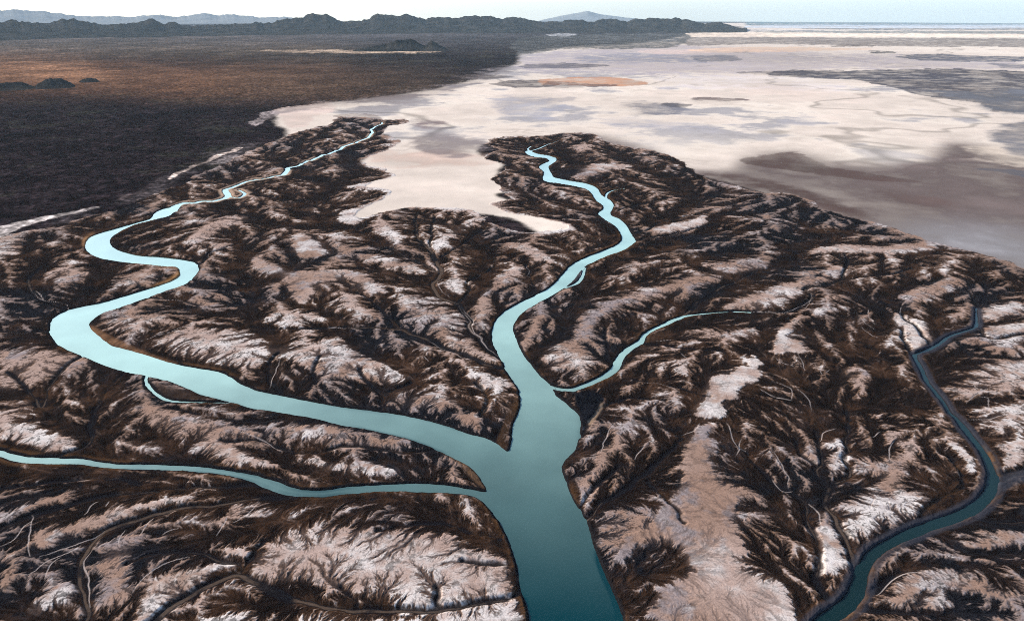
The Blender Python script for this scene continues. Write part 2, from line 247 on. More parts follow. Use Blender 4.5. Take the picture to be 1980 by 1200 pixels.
# pale flats: outline, strength, edge blur, tone (0 tan/pink, 1 white salt)
PALE = [
 ([(-150,520),(-40,478),(0,458),(60,446),(30,470),(50,478),(10,500),(-40,512),(-150,560)],1.0,4,.8),
 ([(738,262),(775,290),(690,318),(765,335),(760,350),(665,362),(735,370),(750,385),(655,415),(680,436),(740,405),(810,402),(880,410),(930,405),(950,430),(1010,450),(1050,456),(1110,441),(1060,428),(1000,420),(945,400),(975,385),(935,360),(972,322),(930,310),(945,293),(870,270)],1.5,2,.85),
 ([(567,457),(600,463),(613,480),(632,494),(590,500),(568,487)],1.5,1,.8),
 ([(483,505),(520,510),(548,523),(570,530),(610,525),(665,530),(640,545),(610,550),(605,575),(580,592),(560,560),(545,532),(515,532)],1.2,2,.45),
 ([(355,472),(400,438),(430,423),(478,418),(470,432),(430,445),(400,462),(375,474)],1.0,2,.35),
 ([(600,560),(660,545),(700,545),(740,575),(700,585),(640,590)],.35,4,.5),
 ([(295,662),(350,643),(430,638),(470,643),(520,668),(580,673),(640,663),(665,658),(700,690),(760,712),(795,738),(760,748),(700,738),(640,738),(590,712),(560,700),(530,690),(500,720),(460,712),(400,702),(350,690)],.85,5,.75),
 ([(560,685),(600,672),(650,662),(665,668),(640,685),(600,695)],.9,2,.55),
 ([(655,528),(690,530),(720,550),(750,565),(710,572),(690,552)],1.2,2,.5),
 ([(790,593),(810,598),(832,615),(815,628),(795,620)],1.0,2,.35),
 ([(1012,516),(1003,540),(965,557),(938,577),(945,600),(925,622),(918,600),(928,575),(958,540),(990,523)],1.0,3,.5),
 ([(972,473),(1010,473),(1065,500),(1050,510),(1010,492)],1.1,2,.6),
 ([(1115,620),(1150,603),(1165,588),(1205,583),(1180,602),(1150,627),(1140,655),(1125,655)],1.0,3,.2),
 ([(1040,690),(1080,666),(1110,663),(1142,690),(1130,712),(1090,717),(1060,707)],.8,4,.85),
 ([(1185,592),(1220,573),(1280,558),(1330,545),(1320,560),(1270,575),(1220,592)],.9,3,.3),
 ([(1500,638),(1530,628),(1517,650),(1542,665),(1557,684),(1530,686),(1510,684),(1480,685),(1466,700),(1472,737),(1440,746),(1425,765),(1406,790),(1402,808),(1360,810),(1325,804),(1345,795),(1375,765),(1375,740),(1400,728),(1444,712),(1450,695),(1490,680),(1503,660)],1.6,1,.8),
 ([(1520,635),(1545,618),(1600,608),(1650,598),(1645,593),(1590,600),(1540,612)],1.0,2,.7),
 ([(1355,828),(1382,843),(1372,880),(1372,910),(1402,935),(1432,950),(1428,985),(1412,1005),(1440,1050),(1455,1072),(1430,1085),(1490,1130),(1535,1215),(1290,1215),(1270,1150),(1330,1110),(1335,1090),(1310,1075),(1290,1050),(1240,1060),(1195,1095),(1188,1070),(1240,1020),(1290,975),(1310,940),(1320,900),(1335,860)],1.35,4,.3),
 ([(1330,1060),(1400,1040),(1440,1080),(1490,1130),(1540,1215),(1330,1215),(1345,1130)],1.0,7,.9),
 ([(480,1125),(510,1068),(560,1038),(640,1013),(720,1028),(860,1038),(900,1060),(970,1098),(988,1110),(1003,1215),(870,1215),(700,1150),(560,1128)],1.1,6,.6),
 ([(690,1070),(800,1040),(870,1060),(960,1110),(990,1200),(880,1180),(760,1150),(700,1110)],.7,8,1.0),
 ([(245,1215),(300,1130),(380,1100),(445,1088),(400,1130),(330,1168),(310,1215)],1.0,4,.85),
 ([(200,1170),(205,1060),(250,1045),(290,1030),(270,1080),(260,1130),(240,1170)],.8,5,.3),
 ([(75,1042),(120,1020),(200,1003),(260,985),(350,963),(390,957),(350,975),(260,1000),(160,1032),(90,1058)],1.1,3,.65),
 ([(20,1190),(60,1160),(130,1130),(140,1150),(70,1200)],.8,3,.8),([(0,1100),(30,1085),(20,1130),(0,1150)],.7,3,.6),
 ([(0,1000),(60,975),(160,950),(150,960),(60,990),(0,1015)],.9,2,.7),
 ([(440,985),(520,975),(600,985),(560,995),(470,1005)],.6,3,.6),
 ([(380,1215),(460,1190),(600,1195),(760,1195),(820,1215)],.8,4,.85),
 ([(425,1075),(450,1062),(480,1065),(470,1080),(440,1085)],1.0,2,.8),
 ([(380,868),(420,863),(470,880),(540,900),(620,893),(660,903),(740,903),(775,915),(700,924),(600,907),(500,907),(430,892)],1.1,3,.75),
 ([(240,790),(330,797),(420,817),(500,838),(640,825),(680,840),(760,850),(810,872),(700,872),(560,850),(470,860),(380,852),(280,822)],.75,5,.35),
 ([(575,845),(620,825),(660,830),(640,845),(600,855)],1.0,2,.9),
 ([(0,825),(60,830),(100,843),(165,870),(120,878),(40,855),(0,850)],.9,3,.8),
 ([(0,700),(60,678),(150,688),(190,705),(100,732),(40,752),(0,760)],.8,5,.3),
 ([(0,770),(50,775),(70,800),(0,815)],.5,4,.5),
 ([(1695,1168),(1740,1130),(1800,1108),(1880,1118),(1895,1140),(1820,1147),(1740,1167)],1.0,3,.75),([(1730,1175),(1800,1165),(1860,1178),(1800,1190)],.7,3,.8),
 ([(1850,1040),(1960,1028),(1975,1045),(1870,1052)],1.0,2,.85),([(1830,1080),(1900,1075),(1900,1085),(1840,1088)],.7,2,.6),
 ([(1588,1030),(1610,1028),(1632,1070),(1622,1112),(1592,1112)],1.2,2,.9),
 ([(1635,980),(1690,945),(1760,955),(1795,975),(1720,1010),(1650,1050),(1625,1020)],.75,5,.95),
 ([(1640,900),(1690,890),(1730,900),(1700,925),(1650,915)],.7,3,.6),([(1530,880),(1560,870),(1580,885),(1560,900)],.5,3,.5),
 ([(1700,940),(1725,905),(1740,895),(1735,920),(1715,950)],1.0,3,.35),([(1690,800),(1720,830),(1770,875),(1785,890),(1750,885),(1715,850)],.9,3,.3),
 ([(1590,860),(1620,850),(1635,880),(1620,925),(1600,915)],.5,3,.9),
 ([(1750,640),(1768,618),(1803,650),(1793,676),(1762,682)],1.3,2,.85),([(1722,615),(1735,605),(1750,650),(1740,665)],.8,2,.8),
 ([(1898,602),(1960,588),(1980,598),(1910,617)],1.2,2,.9),([(1895,637),(2000,622),(2000,640),(1910,652)],1.2,2,.9),([(1840,655),(1900,660),(2000,680),(2000,690),(1900,675)],.7,2,.6),
 ([(1400,592),(1480,560),(1570,540),(1610,523),(1645,517),(1630,532),(1600,542),(1562,557),(1545,572),(1500,597),(1420,603)],1.0,3,.6),
 ([(1350,515),(1390,508),(1440,508),(1490,503),(1470,522),(1400,532),(1370,522)],1.0,3,.45),([(1320,548),(1360,535),(1400,533),(1380,548),(1340,562),(1320,580)],.9,3,.35),
 ([(1550,492),(1630,474),(1700,480),(1780,471),(1815,475),(1770,491),(1700,491),(1620,490)],1.2,2,.6),
 ([(1735,575),(1790,560),(1850,538),(1862,548),(1820,572),(1780,583)],1.0,3,.6),
 ([(1830,762),(1890,718),(1960,698),(2000,715),(2000,765),(1900,762),(1850,775)],.8,5,.75),([(1935,865),(1975,848),(1978,880),(1945,905)],1.0,3,.9),([(1870,800),(1930,790),(2000,780),(2000,830),(1920,840)],.7,4,.8),
 ([(1830,845),(1855,860),(1885,905),(1870,920),(1850,890)],.7,3,.8),([(1600,700),(1650,715),(1690,745),(1660,760),(1620,730)],.7,4,.2),
 ([(1240,447),(1300,434),(1362,424),(1350,441),(1280,454)],1.2,2,.8),
 ([(1130,325),(1150,318),(1225,322),(1180,331),(1130,346),(1108,346)],1.2,2,.5),([(1100,282),(1150,283),(1130,295),(1105,293)],.6,2,.2),
 ([(815,472),(850,458),(905,428),(935,428),(880,460),(845,488)],.7,3,.75),([(730,430),(780,460),(760,470),(725,450)],.8,3,.7),([(700,500),(760,500),(830,530),(800,540),(740,520)],.5,4,.8),
 ([(760,560),(830,575),(880,600),(900,640),(850,660),(800,640)],.35,6,.7),([(860,560),(880,540),(900,560),(880,575)],.8,3,.8),
 ([(820,650),(900,660),(940,690),(960,700),(900,690)],.6,3,.7),([(900,730),(950,725),(985,745),(960,765),(920,755)],.8,3,.8),
 ([(740,770),(800,755),(870,765),(860,795),(800,800),(750,790)],.5,4,.6),([(890,810),(930,800),(925,830),(900,825)],.8,2,.8),
 ([(80,530),(140,520),(180,535),(150,550),(90,545)],.7,3,.4),([(190,540),(260,530),(300,545),(240,560)],.4,4,.7),([(190,590),(280,610),(330,625),(250,650),(200,640)],.6,4,.6),
 ([(350,590),(400,570),(440,580),(400,600)],.5,4,.2),([(1000,660),(1030,640),(1060,650),(1030,680)],.3,4,.3),
 ([(1090,900),(1120,930),(1150,940),(1140,970),(1120,965)],.6,4,.4),([(1150,1010),(1230,980),(1270,990),(1200,1060),(1180,1080)],.6,5,.5),
 ([(1230,780),(1290,760),(1330,790),(1280,800)],.4,4,.6),([(1280,640),(1380,640),(1480,650),(1400,660)],.4,3,.5),([(1230,700),(1320,710),(1360,720),(1280,725)],.5,3,.8),
 ([(1130,815),(1155,800),(1160,830),(1135,850)],.7,3,.7),([(1180,830),(1240,820),(1220,860),(1180,870)],.5,4,.4),
 ([(500,620),(560,610),(640,620),(600,630),(520,630)],.6,3,.85),([(400,480),(440,475),(420,490),(380,490)],.6,2,.7),
 ([(640,590),(700,585),(750,610),(720,620),(660,610)],.4,4,.6),
 ([(1150,880),(1180,860),(1200,870),(1180,900),(1150,920)],.5,4,.5),
]
# bars, ponds and banks: outline, colour, weight
BARS = [
 ([(349,523),(351,534),(338,546),(305,556),(285,560),(318,545),(338,532)], (.26,.135,.055), .9),
 ([(343,517),(349,523),(313,517),(275,510),(300,511)], (.20,.11,.06), .8),
 ([(1112,766),(1148,757),(1168,774),(1154,800),(1128,822),(1121,800)], (.006,.0065,.009), 1.0),
 ([(1926,926),(1980,908),(2010,905),(2010,930),(1965,938),(1935,958),(1922,962)], (.026,.028,.036), .9),
 ([(1136,818),(1150,803),(1163,782),(1166,786),(1152,808),(1140,822)], (.34,.24,.16), .8),
 ([(176,630),(215,652),(285,684),(345,704),(338,707),(280,691),(225,672),(190,652),(173,634)], (.16,.085,.045), .9),
 ([(300,742),(330,750),(380,765),(400,772),(340,772),(312,760)], (.035,.022,.016), .8),
 ([(173,462),(168,470),(165,480),(160,472),(165,460),(185,452)], (.32,.17,.08), .8),
 ([(847,868),(880,883),(915,908),(935,938),(940,948),(915,930),(890,902)], (.10,.06,.035), .8),
 ([(1115,520),(1125,519),(1123,533),(1112,545),(1095,553)], (.05,.045,.05), .9),
 ([(985,830),(1000,800),(1003,775),(985,790),(970,830),(960,855),(980,868)], (.045,.024,.012), .6),
]
DELTA = [(-700,560),(-100,500),(0,464),(60,448),(190,417),(260,392),(335,362),(440,313),(482,295),(560,262),(600,250),(640,240),(652,228),(700,228),(745,232),(785,231),(790,238),(755,245),(742,262),(770,272),
 (745,292),(700,312),(760,340),(700,360),(755,372),(690,412),(705,425),(760,405),(830,402),(900,408),(945,432),(1000,448),(1085,448),(1100,440),(1050,424),(985,412),(950,396),(985,382),(950,352),(978,322),(935,306),
 (965,288),(940,280),(962,267),(1030,265),(1090,258),(1150,261),(1178,277),(1225,287),(1275,295),(1330,322),(1360,345),(1453,370),(1503,373),(1553,383),(1587,402),(1653,423),(1703,437),(1780,463),(1820,475),(1887,490),(1937,507),(1985,525),(2300,640),(2900,900),
 (2600,1700),(-700,1700)]
# far tones: outline, edge blur in rows, colour (linear albedo), weight
C_SALT = (.60,.52,.44); C_WHITE = (.80,.715,.60); C_GREY = (.30,.29,.31); C_SLATE = (.10,.105,.125); C_DARK = (.035,.032,.038)
C_PINK = (.62,.47,.40); C_RUST = (.40,.20,.11); C_BROWN = (.085,.055,.048); C_TAUPE = (.125,.098,.09)

FAR = [
 # the flats beyond the delta as a whole
 ([(400,352),(500,300),(560,262),(535,240),(548,218),(640,204),(720,194),(830,179),(900,160),(960,140),(1005,122),(1010,105),(1100,92),(1250,82),(1340,66),(1440,54),(1500,44),(3200,44),(3200,1200),(2400,760),(1960,525),(1780,470),(1560,390),(1330,330),(1200,292),(960,275),(930,300),(975,325),(960,352),(990,384),(960,396),(1110,440),(1060,460),(930,430),(650,445),(640,415),(700,370),(690,318),(745,290),(740,262),(640,260),(560,285),(480,330)], 2, C_SALT, 1.0),
 ([(1000,122),(1100,96),(1340,84),(1700,100),(2000,118),(2000,140),(1640,134),(1500,146),(1300,148),(1150,140),(1020,140)], 4, (.33,.29,.30), .8),
 ([(1250,150),(1480,148),(1700,172),(1500,178),(1300,168)], 5, (.52,.47,.46), .5),
 ([(690,300),(850,290),(960,300),(965,328),(850,335),(760,333)], 4, (.50,.36,.29), .7),
 ([(535,222),(560,212),(640,203),(660,215),(610,232),(600,250),(560,252),(545,240)], 2, C_PINK, .6),
 # brown mud east of the delta
 ([(1100,262),(1180,268),(1250,290),(1320,318),(1410,320),(1440,298),(1530,291),(1570,300),(1640,309),(1760,306),(1800,296),(1850,270),(1980,300),(2500,420),(3200,700),(2400,700),(1985,527),(1780,466),(1560,390),(1330,340),(1240,300)], 3, C_TAUPE, 1.0),
 ([(1330,322),(1440,332),(1560,352),(1640,382),(1720,420),(1640,425),(1560,395),(1440,372),(1350,348)], 5, C_BROWN, .85),
 ([(1430,298),(1500,292),(1550,293),(1600,312),(1700,325),(1780,340),(1700,338),(1560,325),(1440,312),(1425,305)], 2, C_BROWN, .8),
 ([(1640,350),(1760,370),(1850,400),(1780,405),(1700,385)], 6, C_BROWN, .6),
 ([(1700,430),(1800,430),(1900,440),(2000,450),(2200,560),(1985,520),(1900,488),(1800,466)], 7, (.27,.265,.27), .9),
 ([(1850,285),(1920,270),(2000,290),(2200,330),(2200,345),(1980,325),(1900,305)], 4, (.55,.47,.38), .8),
 ([(1880,325),(2000,345),(2300,400),(2300,380),(2000,330)], 2, C_SLATE, .8),
 # dark lobe on the right
 ([(1480,146),(1530,136),(1640,137),(1800,134),(1980,140),(2600,150),(2600,215),(1980,215),(1900,200),(1780,185),(1720,170),(1640,157),(1540,152)], 1, (.055,.052,.062), .95),
 ([(1700,170),(1800,178),(1980,172),(2500,190),(2500,230),(1980,222),(1930,218),(1850,192)], 3, (.13,.135,.15), .8),
 ([(1900,262),(1935,240),(2000,225),(2500,240),(2500,330),(2000,305),(1930,270)], 3, C_SLATE, .85),
 # streaks on the flats
 ([(535,238),(560,226),(640,212),(730,200),(840,186),(910,168),(1000,137),(1005,124),(900,156),(830,177),(720,191),(640,201),(540,216)], 3, (.15,.13,.13), .75),
 ([(930,200),(1000,185),(1080,188),(1100,205),(1060,222),(980,220),(940,212)], 5, (.26,.26,.29), .75),
 ([(1050,195),(1110,192),(1110,200),(1060,203)], 2, C_GREY, .7),
 ([(1180,205),(1240,200),(1330,205),(1330,215),(1250,220),(1190,216)], 3, (.12,.12,.14), .8),
 ([(1280,203),(1340,205),(1330,211),(1270,208)], 1, (.05,.05,.06), .7),
 ([(1320,195),(1380,191),(1450,196),(1400,200),(1340,198)], 1, (.10,.07,.07), .85),
 ([(1150,230),(1260,225),(1330,235),(1450,240),(1400,248),(1250,245),(1170,243)], 4, C_GREY, .55),
 ([(1490,240),(1560,232),(1600,245),(1530,248)], 3, C_GREY, .4),
 ([(780,226),(830,220),(875,245),(850,250),(800,240)], 4, (.14,.10,.10), .85),
 ([(790,268),(850,262),(900,270),(960,272),(950,290),(900,305),(830,300),(790,285)], 4, (.15,.125,.125), .8),
 ([(905,222),(940,215),(950,235),(920,245)], 4, C_GREY, .6),
 ([(640,226),(680,222),(740,222),(740,232),(660,232)], 2, C_BROWN, .6),
 ([(950,162),(1050,158),(1090,165),(1040,172),(980,170)], 1, (.06,.05,.055), .9),
 ([(1040,158),(1130,150),(1220,154),(1260,162),(1200,170),(1110,168),(1050,166)], 2, C_RUST, .85),
 ([(1060,160),(1150,163),(1200,168),(1130,172),(1050,170)], 1, (.06,.05,.055), .7),
 ([(870,150),(950,148),(1000,152),(940,156)], 1, (.07,.055,.05), .7),
 ([(1000,128),(1100,122),(1180,128),(1100,134),(1020,134)], 1, (.09,.085,.10), .85),
 ([(1100,112),(1200,104),(1320,106),(1420,118),(1350,124),(1230,122),(1130,122)], 3, (.20,.20,.23), .8),
 ([(1330,110),(1420,108),(1440,118),(1350,122)], 1, C_SLATE, .7),
 ([(1230,98),(1330,96),(1380,104),(1280,106)], 1, C_PINK, .6),
 ([(1320,73),(1440,71),(1640,73),(1980,74),(2800,74),(2800,93),(1980,92),(1700,90),(1500,86),(1330,90),(1310,82)], 2, (.16,.135,.12), .9),
 ([(1330,98),(1440,90),(1640,94),(1700,97),(1560,101),(1400,104)], 1, (.66,.45,.30), .7),
 ([(1670,100),(1730,100),(1735,105),(1680,106)], 0, (.03,.03,.035), .9),
 ([(1730,112),(1800,105),(1980,108),(2700,110),(2700,118),(1980,119),(1830,118)], 1, (.07,.075,.095), .9),
 ([(1600,88),(1690,87),(1690,91),(1610,92)], 0, (.08,.06,.05), .8),
 ([(1900,122),(1980,124),(2600,126),(2600,136),(1980,136),(1930,130)], 1, C_SLATE, .7),
 ([(1420,145),(1480,140),(1540,142),(1500,148)], 1, (.09,.08,.09), .7),
 ([(1560,55),(1700,54),(3000,55),(3000,60),(1700,58)], 0, (.07,.08,.09), .8),
 ([(1440,62),(1700,60),(3000,62),(3000,67),(1700,66),(1480,66)], 0, (.11,.13,.13), .8),
 ([(1440,40),(3200,40),(3200,51),(1440,50)], 1, (.10,.16,.18), 1.0),
 ([(1440,50),(1700,48),(3200,50),(3200,54),(1440,55)], 0, (.45,.50,.55), .9),
 # warm band and darker bands of the plain
 ([(-900,118),(0,122),(110,126),(240,131),(420,136),(600,142),(700,150),(640,175),(480,176),(330,172),(180,168),(120,166),(0,168),(-900,160)], 9, (.16,.080,.044), .95),
 ([(-900,128),(0,128),(120,131),(200,142),(160,158),(100,160),(0,150),(-900,140)], 7, (.30,.155,.085), .85),
 ([(420,150),(640,143),(840,148),(880,158),(800,175),(700,195),(560,190),(450,180)], 10, (.078,.048,.031), .9),
 ([(-900,72),(0,74),(400,84),(680,90),(680,98),(400,96),(0,88),(-900,84)], 8, (.21,.15,.10), .9),
 ([(500,98),(640,96),(740,99),(860,101),(700,104),(540,101)], 0, (.42,.31,.22), .8),
 ([(1000,75),(1150,67),(1300,65),(1400,60),(1440,58),(1340,72),(1300,92),(1100,96),(1000,104)], 2, (.075,.075,.072), .9),
 ([(1050,68),(1090,65),(1120,68),(1080,70)], 0, (.4,.4,.4), .8),
 ([(1320,66),(1420,63),(1900,66),(2800,68),(2800,73),(1900,72),(1340,72)], 0, (.80,.66,.52), .9),
 # pale strip along the edge of the plain
 ([(120,430),(260,378),(330,348),(420,300),(500,274),(530,285),(440,325),(340,374),(250,408),(140,440)], 5, (.075,.062,.062), .85),
 ([(-300,510),(-60,465),(0,448),(60,434),(130,421),(188,410),(194,414),(130,428),(70,440),(30,454),(0,470),(-60,490),(-200,545)], 1, (.42,.37,.34), .85),
 ([(322,359),(338,346),(372,330),(400,320),(420,306),(445,297),(462,288),(474,288),(462,296),(440,304),(425,314),(402,327),(372,337),(345,351),(328,362)], 0, (.50,.40,.34), .9),
 ([(380,332),(440,308),(500,300),(460,320),(400,340)], 3, (.45,.38,.36), .8),
 ([(200,392),(280,370),(330,352),(330,362),(260,385),(200,408)], 3, (.22,.17,.16), .8),
 ([(485,240),(510,226),(540,220),(545,228),(520,236),(500,246)], 1, (.25,.21,.2), .9),
]

# ------------------------------------------------------------------ fine grid of the delta
Q = 1 / 1000.0
fth = np.arange(-0.90, 0.90, Q)
fr = np.exp(np.arange(math.log(400.0), math.log(5400.0), Q))
G = Grid(fth, fr)
X, Y = G.X, G.Y
cell = G.R * Q

river_uv = smooth_line(RIVER, 4, True)
in_river = G.raster(river_uv)
d_riv = G.dist_lines([np.vstack([river_uv, river_uv[:1]])], 60.0)
d_riv = np.where(in_river, -d_riv, d_riv)
def wiggle(L, amp):                                    # traced by hand: add the small meanders
    t, r = ground(L[:, 0], L[:, 1])
    x = r * np.sin(t); y = r * np.cos(t)
    k = amp * 900 / r
    out = L.copy()
    out[:, 0] += k * fbm(x, y, 45., 3, 21); out[:, 1] += 0.6 * k * fbm(x, y, 45., 3, 22)
    return out
creek_lines = {k: smooth_line(v, 5) for k, v in CREEKS.items()}
creek_lines['upper_left'] = wiggle(creek_lines['upper_left'], 14.)
creek_lines['upper_left'][:, 2] *= 1.25
d_creek = G.dist_lines(list(creek_lines.values()), 40.0)
d_se = G.dist_lines([creek_lines['south_east']], 40.0)
d_wat = np.minimum(d_riv, d_creek)                      # < 0 where there is water
oc_line = creek_lines['south_east'] + np.array([13, 6, 0]) ; oc_line[:, 2] *= .8
d_oc = G.dist_lines([oc_line[:int(len(oc_line) * .62)]], 12.0)
trunk_lines = [wiggle(smooth_line(t, 4) * np.array([1, 1, .78]), 8.0) for t in TRUNKS]
d_trunk = G.dist_lines(trunk_lines, 30.0)
thread_lines = []
for t in THREADS:
    L = wiggle(smooth_line(t, 3), 9.0)
    s = np.linspace(0, 1, len(L))
    thread_lines.append(np.column_stack([L, 0.45 - 0.4 * np.abs(2 * s - 1) ** 2]))
d_thread = G.dist_lines(thread_lines, 6.0)

# land masks
n_big = fbm(X, Y, 220., 5, 1); n_mid = fbm(X, Y, 60., 5, 2); n_fine = fbm(X, Y, 14., 4, 3); n_px = fbm(X, Y, 4., 3, 4)
def warp(A, wm, L, seed):
    di = wm * fbm(X, Y, L, 3, seed) / cell; dj = wm * fbm(X, Y, L, 3, seed + 1) / cell
    ii, jj = np.meshgrid(np.arange(G.n), np.arange(G.m), indexing='ij')
    a = np.clip(ii + di, 0, G.n - 1).astype(np.int32); b = np.clip(jj + dj, 0, G.m - 1).astype(np.int32)
    return A[a, b]
pale = np.zeros((G.n, G.m)); white = np.zeros((G.n, G.m)); wsum = np.full((G.n, G.m), 1e-3)
for pts, st, bl, tone in PALE:
    m = G.raster(smooth_line(pts, 8, True)).astype(float)
    rows = np.where(m.any(1))[0]
    if not len(rows): continue
    a, b = max(0, rows[0] - 40), min(G.n, rows[-1] + 40)
    cols = np.where(m.any(0))[0]; c, d = max(0, cols[0] - 40), min(G.m, cols[-1] + 40)
    mm = blur(m[a:b, c:d], bl * 2 + 1, bl + 1)
    pale[a:b, c:d] = np.maximum(pale[a:b, c:d], mm * st)
    white[a:b, c:d] += mm * mm * tone; wsum[a:b, c:d] += mm * mm
white = np.where(wsum > .02, white / wsum, .5)
white = blur(white, 12, 6)
delta = G.raster(smooth_line(DELTA, 6, True)).astype(float)
pale_w = warp(pale, 9.0, 30., 31); pale_w = warp(pale_w, 3.0, 8., 35)
delta_w = warp(blur(delta, 3, 1), 16.0, 60., 41)

# ------------------------------------------------------------------ drainage: least-cost tree from the channels
cost = np.exp(0.8 * n_mid + 0.7 * n_fine + 0.4 * n_px + 0.35 * RNG.standard_normal((G.n, G.m)))
cost *= (1 + 2.5 * np.clip(pale_w, 0, 1.2)) * cell
src = (d_wat < 0) | (d_trunk < 0)
cost = np.where(src, 0.62 * cell, cost)     # water runs easily along a channel: side rills lean downstream
dom = (delta > .5) | src
INF = 1e18
nn, mm_ = G.n, G.m
costL = cost.ravel().tolist(); domL = dom.ravel().tolist()
dist = [INF] * (nn * mm_); par = [-1] * (nn * mm_); order = []
done = bytearray(nn * mm_)
heap = []
outlet = src & (G.R < 520) & (d_wat < 0)
for k in np.flatnonzero(outlet.ravel()):
    dist[k] = 0.0; heap.append((0.0, int(k)))
heapq.heapify(heap)
nb = [(-1, 1.0), (1, 1.0), (-mm_, 1.0), (mm_, 1.0), (-mm_ - 1, 1.414), (-mm_ + 1, 1.414), (mm_ - 1, 1.414), (mm_ + 1, 1.414)]
pop, push = heapq.heappop, heapq.heappush
N = nn * mm_
while heap:
    d0, k = pop(heap)
    if d0 > dist[k]: continue
    if not done[k]:
        done[k] = 1; order.append(k)
    j = k % mm_
    if j == 0 or j == mm_ - 1: continue
    for o, w in nb:
        q = k + o
        if q < 0 or q >= N or done[q] or not domL[q]: continue
        nd = d0 + costL[q] * w
        if nd < dist[q]:
            dist[q] = nd; par[q] = k; push(heap, (nd, q))
acc = (cell * cell).ravel().tolist()
for k in reversed(order):
    p = par[k]
    if p >= 0: acc[p] += acc[k]
acc = np.array(acc).reshape(nn, mm_)
dist = np.array(dist).reshape(nn, mm_)
acc[src] = 0
# half width of each rill (in cells) from the area it drains, spread sideways
na = acc / (cell * cell)
def spread(w, n, low):
    W = np.where(w > 0, w, low)
    for it in range(n):
        P = W
        for s1, s2, c in ((0, 1, 1), (0, -1, 1), (1, 0, 1), (-1, 0, 1), (1, 1, 1.414), (1, -1, 1.414), (-1, 1, 1.414), (-1, -1, 1.414)):
            P = np.maximum(P, np.roll(np.roll(W, s1, 0), s2, 1) - c)
        W = P
    return W
W = spread(np.where(na > 14, 0.45 + 0.10 * np.clip(na, 0, 4000) ** 0.42, 0), 8, -8.0)      # every rill
B = spread(np.where(na > 150, 0.22 * np.clip(na, 0, 30000) ** 0.40, 0), 18, -18.0)        # the larger ones
W = blur(W, 0, 0); 
# strokes along the fall of the ground: noise drawn out along the flow lines
dd = np.where(dist < INF / 2, dist, 0.0)
far_in = dist > INF / 2
dd[far_in] = np.percentile(dist[dist < INF / 2], 99)
ds = blur(dd, 2, 2)
gi, gj = np.gradient(ds)
gl = np.hypot(gi, gj) + 1e-9; gi /= gl; gj /= gl
def strokes(noise, n, step):
    out = noise.copy(); tot = 1.0
    II, JJ = np.meshgrid(np.arange(G.n, dtype=np.float32), np.arange(G.m, dtype=np.float32), indexing='ij')
    for sg in (1, -1):
        i, j = II.copy(), JJ.copy()
        for k in range(n):
            a = np.clip(i, 0, G.n - 1).astype(np.int32); b = np.clip(j, 0, G.m - 1).astype(np.int32)
            i = i + sg * step * gi[a, b]; j = j + sg * step * gj[a, b]
            a = np.clip(i, 0, G.n - 1).astype(np.int32); b = np.clip(j, 0, G.m - 1).astype(np.int32)
            wgt = 1 - (k + 1) / (n + 1)
            out += wgt * noise[a, b]; tot += wgt
    out /= tot
    return out / out.std()
white_n = RNG.standard_normal((G.n, G.m)).astype(np.float32)
lic1 = strokes(white_n, 12, 1.2)
lic3 = strokes(blur(white_n[:, ::-1].copy(), 1, 1), 16, 1.6)
lic2 = strokes(blur(white_n[::-1, ::-1].copy(), 3, 3), 16, 2.4)

# ------------------------------------------------------------------ cover and relief on the fine grid
near_ch = np.minimum(np.minimum(d_riv, d_creek), d_trunk)
rill = np.clip(W, -3, 2.5) / 2.5
trib = np.clip(B, -9, 6) / 6
core_p = sstep(.9, 1.35, pale_w)
soft_p = blur(np.clip(pale_w, 0, 1.2), 14, 12)
fib = (0.34 * rill + 0.34 * trib + 0.28 * lic1 + 0.17 * lic3 + 0.06 * lic2) * (1 - .85 * core_p)
halo = np.exp(-np.maximum(np.minimum(d_trunk, d_creek), 0) / 11.0) + .7 * np.exp(-np.maximum(d_riv, 0) / 9.0)
score = (fib + 0.26 * halo + 0.84 + 0.26 * n_big + 0.16 * n_mid + (.14 + .16 * np.clip(pale_w, 0, 1)) * n_px * (1 - .6 * core_p) - 0.72 * pale_w)
F_ = dict(soft=soft_p, score=score, core=core_p, pale=np.clip(pale_w, 0, 1.5), white=white, d_wat=d_wat, d_trunk=d_trunk, d_thread=d_thread, W=W, B=B, lic1=lic1, lic2=lic2, lic3=lic3, d_ul=G.dist_lines([creek_lines['upper_left'], creek_lines['upper_left_loop']], 40.0), d_se=d_se, d_oc=d_oc,
          delta=delta_w, d_riv=d_riv)

# ------------------------------------------------------------------ the ground sheet
TH0 = 0.83
dth = 1 / 1080.0
core = np.arange(-TH0, TH0 + 1e-9, dth)
wing = TH0 + np.cumsum(0.004 * 1.06 ** np.arange(60)); wing = wing[wing < 2.6]
mth = np.concatenate([-wing[::-1], core, wing])
rows = [60.0]
fpx = F * 1024 / 1980.0
while rows[-1] < 1.35e5:
    r = rows[-1]; de = math.atan((H + r * r / (2 * RE)) / r)
    st = 1 / (fpx * math.sin(de) * math.cos(de)) * 0.5 * min(1.0, 1.0)
    if r < 430: st = 0.012
    rows.append(r * math.exp(min(max(st, 0.0011), 0.03)))
mr = np.array(rows)
M = Grid(mth, mr)
print('ground grid', M.n, M.m)
fi = np.interp(M.lr, G.lr, np.arange(G.n))
fj = np.interp(M.th, G.th, np.arange(G.m))
FI, FJ = np.meshgrid(fi, fj, indexing='ij')
S = {k: G.sample(v, FI, FJ) for k, v in F_.items()}
inside = ((M.R < 5300) & (M.R > 401) & (np.abs(M.T) < 0.895)).astype(float)
inside = inside * sstep(5300, 4800, M.R)

